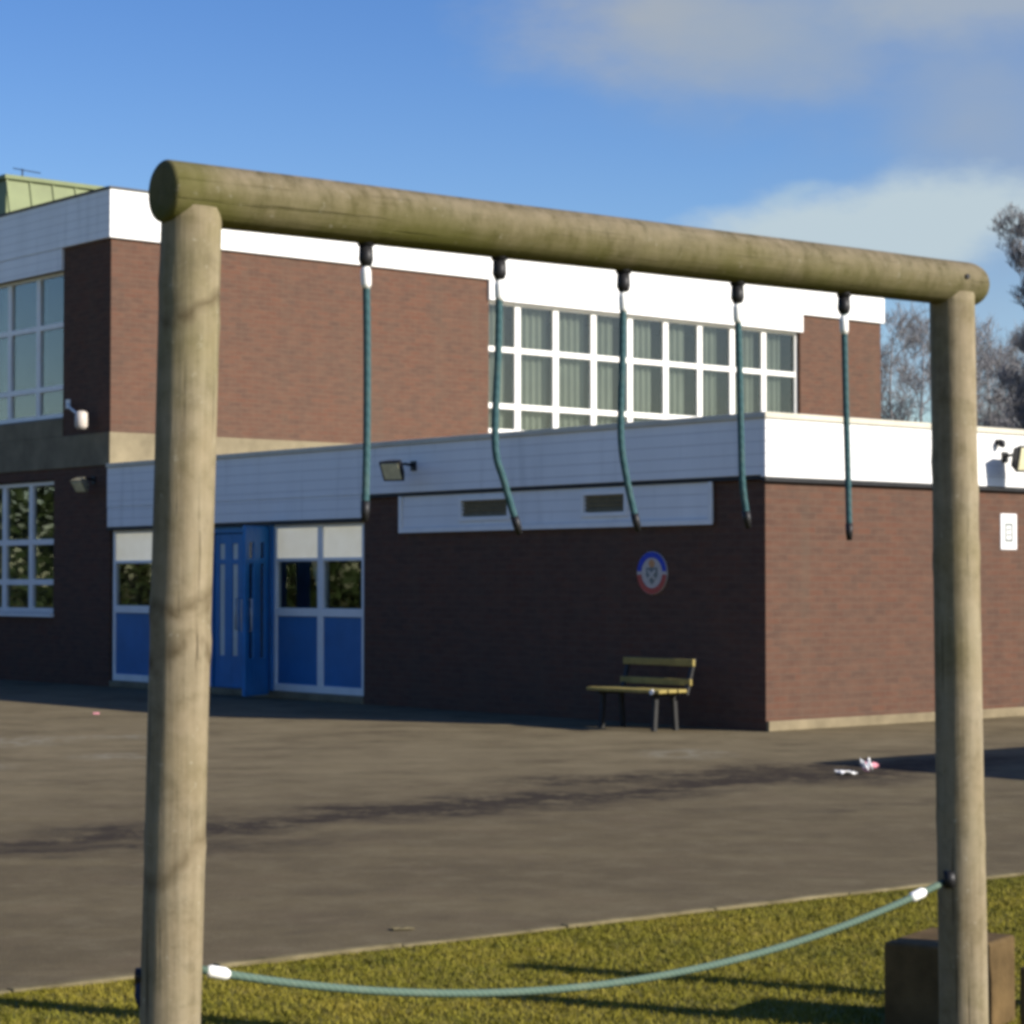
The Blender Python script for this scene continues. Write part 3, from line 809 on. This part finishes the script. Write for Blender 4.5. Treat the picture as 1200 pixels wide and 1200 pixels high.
TR = [
 (16.2, 96, 12.6, 3.4, 3, 'bare tree showing just right of the upper block', 4),
 (18.2, 100, 12.8, 3.6, 4, 'bare tree seen left of the right log post', 4),
 (20.4, 104, 13.2, 3.6, 11, 'bare tree mostly hidden behind the right log post', 4),
 (19.4, 92, 10.6, 3.2, 5, 'low bare tree just right of the right log post', 4),
 (20.6, 95, 11.4, 3.4, 15, 'spreading bare tree above the right floodlight', 4),
 (22.4, 98, 11.8, 3.4, 17, 'bare tree at right edge behind the tall dense one', 4)]
for x, y, h, sp_, sd, lb, lv in TR: tree(x, y, h*1.12, sp_, sd, lb, .16, lv, .28, .12, 1.5)
tree(14.35, 60, 12.4, 2.0, 8, 'tall dense bare tree cut by the right picture edge', .2, 5, .5, .05, 1.5, .008)
tree(14.1, 64, 8.2, 1.5, 26, 'low dense bare tree at the foot of the tall one by the right edge', .16, 5, .3, .10, 1.4, .007)

hb = random.Random(5); m = MB()  # unseen hedge added for dark pane reflections and to cut sky fill
for i in range(60000):
    y = hb.uniform(-6, 80); f = hb.random(); zz = hb.uniform(.1, 5.2 + 1.4*noise.noise(Vector((y*.13, 1, 0))) + .8*noise.noise(Vector((y*.7, 2, 0))))
    x = -29 + hb.gauss(0, .8) + .8*noise.noise(Vector((y*.3, zz*.5, 0)))
    q = hb.uniform(.09, .20); u = Vector((hb.gauss(0,1), hb.gauss(0,1), hb.gauss(0,1))).normalized()*q; w_ = u.orthogonal().normalized()*q*.6
    c = Vector((x, y, zz)); m.add([c-u, c+w_, c+u, c-w_], [(0,1,2,3)])
o = m.build('hedge', mottled('hedge_leaf', (.050, .080, .022), .35, 3, .6), None)
tag(o, 'tall dark evergreen hedge added out of view left of the playground', 'hedge')

# ------------------------------------------------------------------ sky, sun, camera
SAZ = Vector((.913, -.407)); SEL = rad(25.5)
Wd = bpy.data.worlds.new('World'); S.world = Wd; Wd.use_nodes = True
n = Wd.node_tree.nodes; l = Wd.node_tree.links; n.clear()
def nn(ty, **k):
    q = n.new(ty)
    for a, b in k.items(): setattr(q, a, b)
    return q
def mt(op, a, b=0.0, clamp=False):
    q = nn('ShaderNodeMath', operation=op, use_clamp=clamp)
    for i, v in enumerate((a, b)):
        if isinstance(v, (int, float)): q.inputs[i].default_value = v
        else: l.new(v, q.inputs[i])
    return q.outputs[0]
out = nn('ShaderNodeOutputWorld')
sky = nn('ShaderNodeTexSky', sky_type='NISHITA', sun_disc=False)
sky.sun_elevation = SEL; sky.sun_rotation = math.atan2(SAZ.x, SAZ.y); sky.air_density = 1.0; sky.dust_density = .4; sky.ozone_density = 2.2; sky.altitude = 100
hs = nn('ShaderNodeHueSaturation'); hs.inputs['Saturation'].default_value = 1.34; hs.inputs['Hue'].default_value = .518; hs.inputs['Value'].default_value = 1.06; l.new(sky.outputs[0], hs.inputs['Color'])
bg = nn('ShaderNodeBackground'); bg.inputs['Strength'].default_value = .079; l.new(hs.outputs[0], bg.inputs[0])
tc = nn('ShaderNodeTexCoord'); sp = nn('ShaderNodeSeparateXYZ'); l.new(tc.outputs['Generated'], sp.inputs[0])
X, Y, Z = sp.outputs
yy = mt('MAXIMUM', Y, .08)
U = mt('DIVIDE', X, yy); V = mt('DIVIDE', Z, yy)
front = mt('GREATER_THAN', Y, .1)
cv = nn('ShaderNodeCombineXYZ'); l.new(U, cv.inputs[0]); l.new(V, cv.inputs[1])
def nz(scale, det, rough, sy=1.0, off=0.0):
    mp = nn('ShaderNodeMapping'); mp.inputs['Scale'].default_value = (1, sy, 1); mp.inputs['Location'].default_value = (off, off*.7, 0)
    l.new(cv.outputs[0], mp.inputs[0])
    q = nn('ShaderNodeTexNoise'); q.inputs['Scale'].default_value = scale; q.inputs['Detail'].default_value = det; q.inputs['Roughness'].default_value = rough
    l.new(mp.outputs[0], q.inputs['Vector']); return q.outputs[0]
N1 = nz(14, 6, .6, 1.9, 2.3); N2 = nz(9, 5, .55, 1.6, 7.1); N3 = nz(40, 5, .6, 2.5, 1.0)
def cloud(cu, cvv, ru, rv, tilt, nzs, amt, lo, hi):
    c, s = math.cos(tilt), math.sin(tilt)
    du = mt('SUBTRACT', U, cu); dv = mt('SUBTRACT', V, cvv)
    a = mt('DIVIDE', mt('ADD', mt('MULTIPLY', du, c), mt('MULTIPLY', dv, s)), ru)
    b = mt('DIVIDE', mt('SUBTRACT', mt('MULTIPLY', dv, c), mt('MULTIPLY', du, s)), rv)
    r = mt('SQRT', mt('ADD', mt('MULTIPLY', a, a), mt('MULTIPLY', b, b)))
    v = mt('ADD', mt('SUBTRACT', 1.0, r), mt('MULTIPLY', mt('SUBTRACT', nzs, .5), amt))
    q = nn('ShaderNodeMapRange', interpolation_type='SMOOTHSTEP'); l.new(v, q.inputs[0]); q.inputs[1].default_value = lo; q.inputs[2].default_value = hi
    return mt('MULTIPLY', q.outputs[0], front)
pxu = lambda px: (px-600)/2660.; pyv = lambda py: (683-py)/2660.
layers = [
  (cloud(pxu(1140), pyv(140), .10, .085, -.6, N2, 1.5, -.25, 1.1), (.185, .232, .305), .8),
  (cloud(pxu(800), pyv(10), .098, .042, -.08, N1, 1.3, -.25, .95), (.225, .250, .278), .92),
  (cloud(pxu(930), pyv(50), .11, .045, .25, N2, 1.4, -.1, 1.1), (.17, .225, .31), .55),
  (cloud(pxu(1170), pyv(-15), .10, .026, 0, N1, 1.2, -.2, .8), (.235, .265, .295), .75),
  (cloud(pxu(1060), pyv(262), .105, .024, .12, N1, 1.3, -.12, .52), (.30, .36, .392), .95),
  (cloud(pxu(930), pyv(225), .018, .006, .3, N3, 1.2, -.1, .8), (.25, .33, .39), .5),
  (cloud(pxu(1180), pyv(420), .11, .03, .05, N2, 1.0, -.1, .8), (.20, .29, .40), .5),
]
cur = bg.outputs[0]
for m_, col, k in layers:
    b2 = nn('ShaderNodeBackground'); b2.inputs[0].default_value = col + (1,); b2.inputs[1].default_value = 1.0
    mx = nn('ShaderNodeMixShader'); l.new(mt('MULTIPLY', m_, k), mx.inputs[0]); l.new(cur, mx.inputs[1]); l.new(b2.outputs[0], mx.inputs[2]); cur = mx.outputs[0]
l.new(cur, out.inputs[0])

sun = bpy.data.lights.new('sun', 'SUN'); sun.energy = 4.6; sun.angle = rad(.5); sun.color = (1, .93, .82)
so = bpy.data.objects.new('sun', sun); C.objects.link(so)
d = Vector((SAZ.x*math.cos(SEL), SAZ.y*math.cos(SEL), math.sin(SEL)))
so.rotation_euler = d.to_track_quat('Z', 'Y').to_euler(); so.location = (20, -10, 20)

cam = bpy.data.cameras.new('camera'); cam.sensor_width = 36; cam.lens = 36*2660/1200; cam.clip_end = 3000; cam.clip_start = .05
co = bpy.data.objects.new('camera', cam); C.objects.link(co)
co.location = (0, 0, 1.57); co.rotation_euler = (math.pi/2 + math.atan(83/2660), 0, 0)
S.camera = co
S.view_settings.view_transform = 'Standard'; S.view_settings.look = 'None'; S.view_settings.exposure = .8; S.view_settings.gamma = 1
S.cycles.filter_width = 3.8
